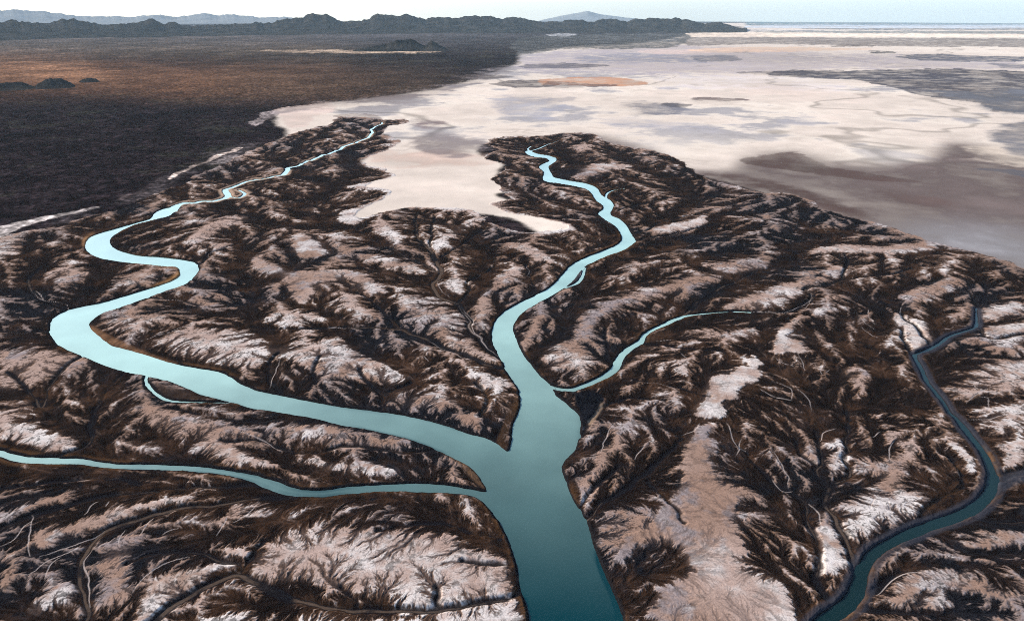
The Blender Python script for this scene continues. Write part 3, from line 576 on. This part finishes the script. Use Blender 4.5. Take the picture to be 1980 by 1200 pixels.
def a3(c): return np.array(c)[None, None, :]
def col(c): return np.broadcast_to(np.array(c, float), (M.n, M.m, 3)).copy()
x, y = M.X, M.Y
N1 = fbm(x, y, 900., 5, 51); N2 = fbm(x, y, 260., 5, 52); N3 = fbm(x, y, 60., 4, 53); N4 = fbm(x, y, 16., 4, 54)
N0 = fbm(x, y, 5200., 5, 55); NK = fbm(x, y, 22000., 5, 56)
# the plain (base)
C = col((.0150, .0105, .0118))
C *= np.exp(.5 * N2 + .55 * N3).clip(.2, 4.5)[..., None]
gr = sstep(.15, .7, N2 + .5 * N3 + .25 * N1)
C = mix(C, a3((.016, .018, .010)), (0.55 * gr)[..., None])
C = mix(C, a3((.034, .022, .019)), (0.5 * sstep(.2, .9, N1 + .4 * N3))[..., None])
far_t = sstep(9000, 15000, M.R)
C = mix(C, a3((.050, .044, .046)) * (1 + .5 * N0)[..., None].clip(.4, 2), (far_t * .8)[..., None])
plain_id = np.zeros((M.n, M.m), np.int8)         # 0 plain, 1 salt flat, 2 marsh
# warp used for every far outline
wi = M.R * 0  # rows / columns displaced by ground noise
amp = 0.020
wth = amp * 0.55 * fbm(x, y, 700., 5, 61) * np.minimum(1, 3000 / M.R) + 0.003 * fbm(x, y, 90., 4, 62)
wlr = amp * 3.0 * fbm(x, y, 900., 5, 63) * np.minimum(1.0, 4500 / M.R) + 0.010 * fbm(x, y, 130., 4, 64) * np.minimum(1, 3000 / M.R)
rowf = np.interp((np.log(M.R) + wlr).ravel(), M.lr, np.arange(M.n)).reshape(M.n, M.m).round().astype(np.int32)
colf = np.interp((M.T + wth).ravel(), M.th, np.arange(M.m)).reshape(M.n, M.m).round().astype(np.int32)
streak = fbm(x / 1.0, y / 1.0, 420., 6, 66, .6)
streak2 = fbm(x, y, 2400., 6, 67, .6)
far_s = sstep(4500, 9000, M.R)
streak = mix(streak, fbm(x, y, 3800., 6, 69, .6), far_s)
streak2 = mix(streak2, NK, far_s)
streak3 = fbm(x, y, 110., 5, 68, .6)
salt_w = None
for k, (pts, bl, c, wt) in enumerate(FAR):
    m = M.raster(smooth_line(pts, 12, True) if k else smooth_line(pts, 10, True)).astype(np.float32)
    rr = np.where(m.any(1))[0]
    if not len(rr): continue
    a, b = max(0, rr[0] - 60), min(M.n, rr[-1] + 60)
    sub = blur(m[a:b], bl * 2 + 1, bl * 4) if bl > 2 else blur(m[a:b], 1, 1 + bl)
    m[a:b] = sub
    m = m[rowf, colf]
    if k == 0:
        salt_w = m.copy(); t = m * wt
        cc = mix(a3(C_SALT), a3(C_WHITE), sstep(-.3, .6, streak)[..., None])
        cc = mix(cc, a3(C_PINK), (.35 * sstep(.1, .9, -streak2 + .3 * streak3))[..., None])
        cc = mix(cc, a3((.22, .215, .235)), (.80 * sstep(.02, .50, streak + .5 * streak2 + .25 * streak3) * sstep(2300, 3600, M.R))[..., None])
        rl = sstep(.055, .0, np.abs(fbm(x, y, 1500., 5, 111))) * .38 + sstep(.06, .0, np.abs(fbm(x, y, 520., 5, 112))) * .26 * sstep(-.2, .5, streak2)
        cc = cc * (1 - rl * sstep(2200, 2800, M.R))[..., None] * (1 + .14 * streak3)[..., None]
    else:
        t = np.clip(m * (1 + .25 * streak + .2 * streak3), 0, 1) * wt if (c is C_TAUPE or bl >= 7) else sstep(.28, .72, m + (.34 * streak + .24 * streak3 - .06) * (m > .03) * (m < .99)) * wt * (1 if c is C_SALT else np.clip(.85 + .5 * streak3, .3, 1))
        cc = a3(c) * (1 + (.30 if c is C_TAUPE else .35) * streak + .25 * streak3)[..., None].clip(.4, 1.8)
    C = mix(C, cc, t[..., None])

scrub = np.exp((.9 * N4 + .7 * fbm(x, y, 9., 3, 57)) * mix(1., .45, sstep(3500, 7000, M.R))).clip(.3, 3.2) * mix(1., np.exp(.5 * N2 + .3 * N0), sstep(4000, 8000, M.R)) * .85
C = C * mix(scrub, np.ones_like(scrub), np.clip(salt_w * 1.5, 0, 1))[..., None]
# the delta over it
n1 = fbm(x, y, 160., 5, 71); n2 = fbm(x, y, 40., 5, 72); n3 = fbm(x, y, 9., 4, 73); n4 = fbm(x, y, 3.2, 3, 74)
sc = S['score']; core_ = S['core']
vg = sstep(-.05, .75, sc); wh = np.clip(S['white'] + .25 * n1 + .2 * n2, 0, 1)
tan = a3((.27, .175, .13)); salt = a3((.57, .525, .49)); rose = a3((.38, .278, .232))
mauve = a3((.235, .195, .190))
flat = mix(mix(tan, rose, sstep(-.5, .5, n1)[..., None]), mauve, sstep(.0, .7, n2 + .4 * n3 - .5 * n1)[..., None])
lf = (1 - .6 * core_)
flat = mix(flat, salt, sstep(.40, 1.12, .90 * wh + .22 * n3 + .22 * n2 - lf * (.14 * S['lic1'] + .16 * S['lic3']))[..., None])

speck = sstep(.25, .75, .8 * n3 + .8 * n4)
flat = flat * (1 - .72 * speck * (1 - .55 * core_))[..., None] * (1 + .10 * n2 + .10 * n4)[..., None]
dk = mix(a3((.0105, .0070, .0060)), a3((.034, .0185, .0115)), sstep(-.2, .8, n2 + .5 * n3)[..., None])
dk = mix(dk, a3((.008, .008, .010)), sstep(.1, .8, -n1 + .4 * n3)[..., None])
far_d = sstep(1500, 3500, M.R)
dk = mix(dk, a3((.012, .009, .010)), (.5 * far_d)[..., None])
sc2 = sc + .07 * n4 + .05 * n3
mid = mix(a3((.125, .078, .054)), a3((.175, .132, .115)), sstep(-.3, .7, -n1 + .5 * n2)[..., None])
D = mix(flat, mid, sstep(-.04, .34, sc2)[..., None])
dk = dk * np.exp(-.55 * S['lic1'] - .45 * S['lic3']).clip(.35, 4.5)[..., None]
D = mix(D, dk, sstep(.28, .74, sc2)[..., None])
# thin crests catch salt inside the dark marsh
st1 = -.8 * S['lic1'] - .55 * S['lic3'] - .12 * S['W']
cr = sstep(.68, 1.4, st1 + .45 * n1 + .35 * n2) * sstep(.2, .45, sc2)
D = mix(D, mix(a3((.30, .215, .17)), a3((.58, .54, .51)), sstep(.9, 2.2, st1 + .5 * n1)[..., None]), (.85 * cr)[..., None])
# dark veins: the larger rills, then the small ones, running out into the pale ground
vein = np.maximum(sstep(-.5, .25, S['B'] + .4 * n3), .8 * sstep(-.1, .5, S['W'] + .3 * n3)) * (1 - .5 * core_)
sp = sstep(.25, 1.0, S['soft'])[..., None]
dkv = mix(dk, a3((.085, .060, .052)), .75 * sp)
D = mix(D, dkv, (.88 * vein)[..., None])
# banks
dw = S['d_wat'] + .8 * n2 + .5 * n3; dt = S['d_trunk'] + 1.3 * n2 + .9 * n3
ban = sstep(12, 4, dw + 4 * n2 + 1.5 * n3) * sstep(-.5, 1.5, dw)
D = mix(D, a3((.105, .052, .022)), (.65 * ban * sstep(-.3, .6, n1 + .6 * n2 + .3 * n3))[..., None])
rim = sstep(5.5, 2.2, dw + 1.5 * n2 + .8 * n3)
D = mix(D, a3((.010, .009, .010)), rim[..., None])
tb = sstep(2.4, 0.2, dt + 1.2 * n3) 
D = mix(D, mix(a3((.008, .006, .007)), a3((.040, .021, .010)), sstep(.0, .8, n2 + .6 * n3)[..., None]) * (1 - .3 * S['lic1']).clip(.4, 2)[..., None], (.85 * tb)[..., None])
tm = sstep(.6, -1.2, dt)
D = mix(D, mix(a3((.008, .008, .010)), a3((.085, .060, .044)), (sstep(.0, .6, n2 + .3 * n3 + .3) * sstep(-1.2, -2.2, dt))[..., None]), (.85 * tm)[..., None])
se = sstep(10, 5, S['d_se'] + 2 * n2) * sstep(0.3, 1.5, dw)
D = mix(D, a3((.030, .032, .042)), (.8 * se)[..., None])
oc = sstep(2.2, -1.5, S['d_oc'] + 1.2 * n2) * sstep(0.0, 1.0, dw)
oc = oc * sstep(-.5, .5, n1 + .8 * n2 + .15)
D = mix(D, mix(a3((.11, .055, .022)), a3((.04, .035, .035)), sstep(-.5, .4, n2 + .5 * n3)[..., None]), (.8 * oc)[..., None])
sb = sstep(16, 6, S['d_ul'] + 7 * n2) * sstep(-.2, .5, n1 + .7 * n2 + .2) * sstep(0, 2, dw)
D = mix(D, a3((.40, .28, .20)), (.85 * sb)[..., None])
for pts, c, wt in BARS:
    m = M.raster(smooth_line(pts, 4, True)).astype(float)
    rr = np.where(m.any(1))[0]
    a, b = rr[0] - 10, rr[-1] + 10
    m[a:b] = blur(m[a:b], 2, 1)
    D = mix(D, a3(c) * (1 + .35 * n2 + .3 * n3)[..., None], (m * wt)[..., None])
th = sstep(.55, -.25, S['d_thread'])
D = mix(D, a3((.42, .36, .33)), (.75 * th)[..., None])  # pale thread colour includes the painted sky shine of small creeks
D = np.where((dw < -1.2)[..., None], a3((.10, .11, .09)), D)
wd = (S['delta'] * inside)
wd = sstep(.38, .62, wd + inside * (.14 * S['lic2'] + .08 * S['lic1']) * (wd > .02) * (wd < .98))
# pale tongues inside the delta outline belong to the delta; outside keep the flats
C = mix(C, D, np.maximum(wd, inside * (dw < 5))[..., None])
C = np.clip(C, .003, .88)

# relief
land = 2.6 + 0.5 * np.clip(S['pale'], 0, 1) - 0.9 * sstep(-.2, 1.0, vg) * 0.6 + 0.5 * n1 + .25 * n2
land += -0.24 * np.clip(S['W'] * .4, -1, 1.2) * sstep(-.25, .25, sc) + sstep(-.05, .35, sc) * (-.24 * S['lic1'] - .16 * S['lic3'] - .06 * S['lic2']) + .10 * n3 + .22 * n4 * vg
land -= .05 * np.clip(S['B'], 0, 8)
land = np.maximum(land, .9)
zt = np.where(dt < 8, mix(np.full_like(land, .45), land, sstep(-1.5, 4.5, dt)), land)
zz = mix(np.full_like(land, -2.2), zt, sstep(-3.2, 3.4, dw))
th_z = zz - .3 * th
base = 2.2 + .6 * N2 + .35 * N3 + .25 * N4 + 3.0 * np.clip(N0, 0, 1) * sstep(5000, 12000, M.R)
flatz = 2.0 + .15 * streak3
zb = mix(base, flatz, np.clip(salt_w, 0, 1))
Z = mix(zb, th_z, np.maximum(wd, inside * (dw < 12)))
wet = np.clip(np.maximum(rim, tm) * inside, 0, 1)
drop = M.R ** 2 / (2 * RE)

# ------------------------------------------------------------------ Blender side
scene = bpy.context.scene
def link(o): scene.collection.objects.link(o); return o
def tag(o, label=None, cat=None, group=None, kind=None):
    if label: o['label'] = label
    if cat: o['category'] = cat
    if group: o['group'] = group
    if kind: o['kind'] = kind
    return o
def grid_faces(n, m, mask=None):
    i, j = np.meshgrid(np.arange(n - 1), np.arange(m - 1), indexing='ij')
    if mask is not None: i, j = i[mask], j[mask]
    a = (i * m + j).ravel()
    return np.stack([a, a + 1, a + m + 1, a + m], 1)
def make_mesh(name, V, Fq, mat, attrs=None, smooth=True):
    used = np.unique(Fq)
    if len(used) < len(V):
        remap = np.full(len(V), -1, np.int64); remap[used] = np.arange(len(used))
        V = V[used]; Fq = remap[Fq]
        attrs = {k: a[used] for k, a in (attrs or {}).items()}
    me = bpy.data.meshes.new(name)
    me.vertices.add(len(V)); me.vertices.foreach_set('co', np.ascontiguousarray(V, np.float32).ravel())
    k = Fq.shape[1]
    me.loops.add(Fq.size); me.loops.foreach_set('vertex_index', np.ascontiguousarray(Fq, np.int32).ravel())
    me.polygons.add(len(Fq)); me.polygons.foreach_set('loop_start', np.arange(0, Fq.size, k, dtype=np.int32))
    me.update(calc_edges=True)
    me.polygons.foreach_set('use_smooth', np.full(len(Fq), smooth))
    for an, a in (attrs or {}).items():
        if a.ndim == 2:
            at = me.attributes.new(an, 'FLOAT_COLOR', 'POINT')
            at.data.foreach_set('color', np.ascontiguousarray(np.column_stack([a, np.ones(len(a))]), np.float32).ravel())
        else:
            at = me.attributes.new(an, 'FLOAT', 'POINT'); at.data.foreach_set('value', np.ascontiguousarray(a, np.float32))
    me.materials.append(mat)
    return link(bpy.data.objects.new(name, me))

def new_mat(name):
    m = bpy.data.materials.new(name); m.use_nodes = True
    nt = m.node_tree
    return m, nt, nt.nodes['Principled BSDF']
def ground_material():
    m, nt, b = new_mat('sediment')
    L = nt.links.new
    at = nt.nodes.new('ShaderNodeAttribute'); at.attribute_name = 'sediment'
    geo = nt.nodes.new('ShaderNodeNewGeometry')
    n1 = nt.nodes.new('ShaderNodeTexNoise'); n1.inputs['Scale'].default_value = .55; n1.inputs['Detail'].default_value = 4; n1.inputs['Roughness'].default_value = .65
    L(geo.outputs['Position'], n1.inputs['Vector'])
    mr_ = nt.nodes.new('ShaderNodeMapRange'); mr_.inputs[1].default_value = .25; mr_.inputs[2].default_value = .75
    mr_.inputs[3].default_value = .72; mr_.inputs[4].default_value = 1.28
    L(n1.outputs['Fac'], mr_.inputs[0])
    mx = nt.nodes.new('ShaderNodeVectorMath'); mx.operation = 'SCALE'
    L(at.outputs['Color'], mx.inputs[0]); L(mr_.outputs[0], mx.inputs['Scale'])
    L(mx.outputs[0], b.inputs['Base Color'])
    w_ = nt.nodes.new('ShaderNodeAttribute'); w_.attribute_name = 'wet'
    rr = nt.nodes.new('ShaderNodeMapRange'); rr.inputs[3].default_value = .95; rr.inputs[4].default_value = .85
    L(w_.outputs['Fac'], rr.inputs[0]); L(rr.outputs[0], b.inputs['Roughness'])
    b.inputs['Specular IOR Level'].default_value = 0
    bp = nt.nodes.new('ShaderNodeBump'); bp.inputs['Strength'].default_value = .5; bp.inputs['Distance'].default_value = .5
    L(n1.outputs['Fac'], bp.inputs['Height']); L(bp.outputs[0], b.inputs['Normal'])
    return m
def water_material(name, deep, sheen_col, rough=.06, bump=.05, ior=1.333):
    m, nt, b = new_mat(name)
    L = nt.links.new
    geo = nt.nodes.new('ShaderNodeNewGeometry')
    n2 = nt.nodes.new('ShaderNodeTexNoise'); n2.inputs['Scale'].default_value = .012; n2.inputs['Detail'].default_value = 3
    L(geo.outputs['Position'], n2.inputs['Vector'])
    cr_ = nt.nodes.new('ShaderNodeValToRGB')
    cr_.color_ramp.elements[0].position = .3; cr_.color_ramp.elements[0].color = (.9, .9, .9, 1)
    cr_.color_ramp.elements[1].position = .7; cr_.color_ramp.elements[1].color = (1.1, 1.1, 1.1, 1)
    si = nt.nodes.new('ShaderNodeAttribute'); si.attribute_name = 'sheen_silt'
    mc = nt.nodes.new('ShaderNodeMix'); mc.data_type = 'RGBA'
    mc.inputs[6].default_value = (*deep, 1); mc.inputs[7].default_value = (*sheen_col, 1); L(si.outputs['Fac'], mc.inputs[0])
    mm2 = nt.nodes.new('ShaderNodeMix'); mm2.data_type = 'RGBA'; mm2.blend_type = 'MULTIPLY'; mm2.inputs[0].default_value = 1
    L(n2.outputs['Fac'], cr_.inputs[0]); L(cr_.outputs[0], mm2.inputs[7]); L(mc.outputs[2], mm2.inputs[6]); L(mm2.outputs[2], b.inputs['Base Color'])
    n1 = nt.nodes.new('ShaderNodeTexNoise'); n1.inputs['Scale'].default_value = .35; n1.inputs['Detail'].default_value = 3
    L(geo.outputs['Position'], n1.inputs['Vector'])
    bp = nt.nodes.new('ShaderNodeBump'); bp.inputs['Strength'].default_value = bump; bp.inputs['Distance'].default_value = .5
    L(n1.outputs['Fac'], bp.inputs['Height']); L(bp.outputs[0], b.inputs['Normal'])
    b.inputs['Roughness'].default_value = rough; b.inputs['IOR'].default_value = ior
    return m
def rock_material(name, c0, c1):
    m, nt, b = new_mat(name)
    L = nt.links.new
    geo = nt.nodes.new('ShaderNodeNewGeometry')
    n1 = nt.nodes.new('ShaderNodeTexNoise'); n1.inputs['Scale'].default_value = .004; n1.inputs['Detail'].default_value = 6
    L(geo.outputs['Position'], n1.inputs['Vector'])
    cr_ = nt.nodes.new('ShaderNodeValToRGB')
    cr_.color_ramp.elements[0].position = .35; cr_.color_ramp.elements[0].color = (*c0, 1)
    cr_.color_ramp.elements[1].position = .65; cr_.color_ramp.elements[1].color = (*c1, 1)
    L(n1.outputs['Fac'], cr_.inputs[0]); L(cr_.outputs[0], b.inputs['Base Color'])
    b.inputs['Roughness'].default_value = .95; b.inputs['Specular IOR Level'].default_value = 0
    return m
mat_ground = ground_material()
mat_water = water_material('river_water', (.000, .030, .036), (.36, .56, .50))  # pale end colour paints the sky reflection of the farther water
mat_creek = water_material('creek_water', (.004, .018, .020), (.016, .040, .042), .12, .03, 1.2)
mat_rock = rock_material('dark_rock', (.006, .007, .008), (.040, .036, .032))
mat_far = rock_material('hazed_rock', (.17, .19, .20), (.22, .23, .24))  # far ridges coloured paler and bluer to stand in for haze

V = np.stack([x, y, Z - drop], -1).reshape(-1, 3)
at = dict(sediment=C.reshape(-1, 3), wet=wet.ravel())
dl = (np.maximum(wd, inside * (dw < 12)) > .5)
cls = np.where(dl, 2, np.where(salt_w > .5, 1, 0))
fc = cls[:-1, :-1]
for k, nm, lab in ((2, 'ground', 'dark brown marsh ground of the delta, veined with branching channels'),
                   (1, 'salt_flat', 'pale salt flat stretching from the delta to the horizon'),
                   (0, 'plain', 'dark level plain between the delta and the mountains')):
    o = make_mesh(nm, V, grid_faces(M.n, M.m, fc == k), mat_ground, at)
    tag(o, lab, kind='structure')

# water sheets: paler with distance, sky reflection painted into the colour; plus sediment patches, shoals
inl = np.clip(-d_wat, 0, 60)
sheen_silt = np.clip((G.R - 500) / 760, 0, 1) ** 1.15
sheen_silt = sheen_silt * (1 + .16 * fbm(X, Y, 240., 4, 101) + .10 * fbm(X, Y, 50., 3, 102)) - .16 * sstep(7, 0, inl + 3 * n_mid) * sstep(.0, .6, n_big + .4 * n_mid)
sheen_silt = np.clip(sheen_silt, 0, 1.1) + .10 * sstep(50, -700, G.X) * sstep(650, 1100, G.R)  # left arm painted paler for the brighter sky towards the sun
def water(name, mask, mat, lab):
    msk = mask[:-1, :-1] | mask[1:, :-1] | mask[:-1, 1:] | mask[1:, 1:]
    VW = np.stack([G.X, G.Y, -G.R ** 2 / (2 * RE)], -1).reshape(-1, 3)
    o = make_mesh(name, VW, grid_faces(G.n, G.m, msk), mat, dict(sheen_silt=sheen_silt.ravel()))
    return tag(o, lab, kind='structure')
east = G.dist_lines([creek_lines['east'], creek_lines['side_cut']], 40.0)
river_m = (np.minimum(d_riv, np.minimum(d_creek, 99)) < 4) & (d_se > 6)
sub_e = river_m & (east < 4) & (d_riv > 5)
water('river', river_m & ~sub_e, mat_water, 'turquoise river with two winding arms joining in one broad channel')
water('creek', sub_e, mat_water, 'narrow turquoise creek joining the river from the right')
water('creek', d_se < 4, mat_creek, 'dark teal creek curving through the lower right marsh')

# mountains and hills
def px_height(v, r):
    dep = PITCH + math.atan((v - 600.0) / F)
    return H - r * math.tan(dep) + r * r / (2 * RE)
def hill(name, prof, rc, depth, lab, mat, nu=400, ns=44, spur=.5, L=900., seed=0, taper=True, jag_px=1.2):
    """prof: crest outline in photo positions; rc: crest distance at both ends; depth: half width of the range"""
    P = np.array(prof, float); ns += 1 - ns % 2
    u = np.linspace(P[0, 0], P[-1, 0], nu); v = np.interp(u, P[:, 0], P[:, 1])
    v = v + jag_px * fbm(u, u * 0 + seed * 7.7, max(8.0, (P[-1, 0] - P[0, 0]) / 60), 4, seed, .6)
    t = np.arctan2((u - 990.0), F * CP + (600 - v) * SP)
    r0 = np.linspace(rc[0], rc[1], nu)
    hh = np.array([px_height(vv, rr / math.cos(0)) for vv, rr in zip(v, r0 * np.cos(t))])
    if taper: hh = (hh - np.linspace(hh[0], hh[-1], nu)) * 1.35
    hh = np.maximum(hh, 0)
    s = np.linspace(-1, 1, ns)
    Sg, Ug = np.meshgrid(s, np.arange(nu), indexing='ij')
    Rr = r0[Ug] + depth * Sg
    Tt = t[Ug]
    xx = Rr * np.sin(Tt); yy = Rr * np.cos(Tt)
    rn = 1 - np.abs(fbm(xx, yy, L, 5, 80 + seed)) * 1.3
    prof_s = np.clip(1 - np.abs(Sg), 0, 1)
    shp = prof_s ** (1.15)
    k = shp * (1 - spur * (1 - prof_s) * 1.6 * (1 - rn.clip(0, 1)))
    # soften the ridge line along the range away from the crest: spurs and gullies
    sm = np.convolve(np.pad(hh, 12), np.ones(25) / 25, 'valid')
    base_h = hh[Ug] * prof_s ** .5 + sm[Ug] * (1 - prof_s ** .5)
    jag = (fbm(xx, yy, L * .22, 4, 90 + seed)) * 0.05 * hh.max() * prof_s
    zz = base_h * k + np.where(np.abs(Sg) > .02, jag, jag * .4) - 6 * (1 - prof_s)
    Vh = np.stack([xx, yy, zz + 2.0 - Rr ** 2 / (2 * RE)], -1).reshape(-1, 3)
    o = make_mesh(name, Vh, grid_faces(ns, nu), mat)
    return tag(o, lab, kind='structure')
NEAR = [(-420,46),(-300,38),(-200,44),(-100,36),(0,40),(30,38),(60,41),(85,43),(125,37),(150,40),(190,46),(240,44),(290,35),(320,42),(350,47),(400,45),(450,44),(480,47),(550,42),(575,33),(600,31),(625,30),(660,38),
 (700,40),(725,32),(750,27),(775,29),(800,33),(860,37),(890,34),(910,31),(955,30),(1000,36),(1040,41),(1065,40),(1090,37),(1110,40),(1150,40),(1190,35),(1225,40),(1260,38),(1290,40),(1330,43),(1370,47),(1395,46),(1430,51),(1445,54)]
hill('mountains', NEAR, (19500, 24500), 3300, 'dark blue mountain range along the horizon on the left', mat_rock, 1400, 90, .9, 1300., 1, False, 7.)
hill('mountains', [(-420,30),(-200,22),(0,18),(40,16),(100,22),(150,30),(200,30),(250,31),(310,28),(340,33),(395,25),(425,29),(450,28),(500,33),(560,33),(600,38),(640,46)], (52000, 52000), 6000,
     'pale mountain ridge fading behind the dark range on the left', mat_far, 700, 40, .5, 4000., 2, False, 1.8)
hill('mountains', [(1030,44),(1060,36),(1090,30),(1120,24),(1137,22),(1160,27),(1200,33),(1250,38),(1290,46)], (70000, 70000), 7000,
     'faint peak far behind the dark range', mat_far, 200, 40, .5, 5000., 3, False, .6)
def ring(v): return float(ground(990, v)[1])
r1 = ring(99)
hill('hill', [(682,100),(700,96),(725,95),(745,92),(765,86),(780,85),(795,84),(805,87),(812,91),(822,95),(835,86),(843,90),(850,94),(868,100)], (r1 + 350, r1 + 350), 420,
     'dark twin-topped hill standing alone on the plain', mat_rock, 200, 36, .5, 320., 4)
r2 = ring(152)
hill('hill', [(-120,150),(-80,142),(-30,145),(0,143),(30,142),(50,146),(62,151)], (r2 + 250, r2 + 250), 250, 'low dark rock ridge on the orange plain at the left edge', mat_rock, 160, 30, .5, 180., 5)
hill('hill', [(58,151),(68,146),(80,141),(95,139),(115,139),(128,144),(142,152)], (r2 + 200, r2 + 200), 220, 'dark rounded rock hill on the orange plain', mat_rock, 120, 30, .5, 150., 6)
r3 = ring(143)
hill('hill', [(148,143.5),(156,139),(170,138),(182,139),(190,143.5)], (r3 + 60, r3 + 60), 120, 'smallest dark rock mound on the orange plain', mat_rock, 80, 24, .4, 120., 7)

# haze
def box(name, lo, hi, mat):
    (x0, y0, z0), (x1, y1, z1) = lo, hi
    Vb = np.array([(x0,y0,z0),(x1,y0,z0),(x1,y1,z0),(x0,y1,z0),(x0,y0,z1),(x1,y0,z1),(x1,y1,z1),(x0,y1,z1)], float)
    Fb = np.array([(0,3,2,1),(4,5,6,7),(0,1,5,4),(1,2,6,5),(2,3,7,6),(3,0,4,7)])
    return make_mesh(name, Vb, Fb, mat, smooth=False)
mh = bpy.data.materials.new('haze'); mh.use_nodes = True
mh.node_tree.nodes.clear()
vo = mh.node_tree.nodes.new('ShaderNodeOutputMaterial'); pv = mh.node_tree.nodes.new('ShaderNodeVolumePrincipled')
pv.inputs['Color'].default_value = (.62, .84, 1.0, 1); pv.inputs['Density'].default_value = 6.5e-6; pv.inputs['Anisotropy'].default_value = .0
mh.node_tree.links.new(pv.outputs[0], vo.inputs['Volume'])
zmin = float((Z - drop).min()) - 1
hz = box('haze', (-1.5e5, -1.5e5, zmin), (1.5e5, 1.5e5, 1900.0), mh)
tag(hz, 'thin blue haze over the plain', kind='stuff')

# light
SUN_EL, SUN_AZ = math.radians(25), math.radians(-62)      # azimuth from straight ahead, to the left
wld = bpy.data.worlds.new('World'); scene.world = wld; wld.use_nodes = True
nt = wld.node_tree; bg = nt.nodes['Background']
sky = nt.nodes.new('ShaderNodeTexSky'); sky.sky_type = 'NISHITA'; sky.sun_disc = False
sky.sun_elevation = SUN_EL; sky.sun_rotation = SUN_AZ; sky.altitude = 300; sky.air_density = .8; sky.dust_density = .9; sky.ozone_density = .9
nt.links.new(sky.outputs[0], bg.inputs[0]); bg.inputs[1].default_value = .15
sl = bpy.data.lights.new('sun', 'SUN'); sl.energy = 4.3; sl.angle = math.radians(.6); sl.color = (1.0, .87, .72)
so = link(bpy.data.objects.new('sun', sl))
from mathutils import Vector
sd = Vector((math.sin(SUN_AZ) * math.cos(SUN_EL), math.cos(SUN_AZ) * math.cos(SUN_EL), math.sin(SUN_EL)))
so.rotation_euler = sd.to_track_quat('Z', 'Y').to_euler(); so.location = (0, 0, 900)

# camera
cd = bpy.data.cameras.new('camera'); cam = link(bpy.data.objects.new('camera', cd))
cd.sensor_fit = 'HORIZONTAL'; cd.sensor_width = 36.0; cd.lens = 36.0 * F / 1980.0
cd.clip_start = 1.0; cd.clip_end = 6e5
cam.location = (0, 0, H); cam.rotation_euler = (math.radians(90) - PITCH, 0, 0)
scene.camera = cam
scene.view_settings.view_transform = 'Standard'; scene.view_settings.look = 'None'
scene.view_settings.gamma = 1.0; scene.view_settings.exposure = 0.85
scene.cycles.volume_bounces = 1
scene.cycles.max_bounces = 6
scene.cycles.use_denoising = False
scene.cycles.filter_width = 0.9
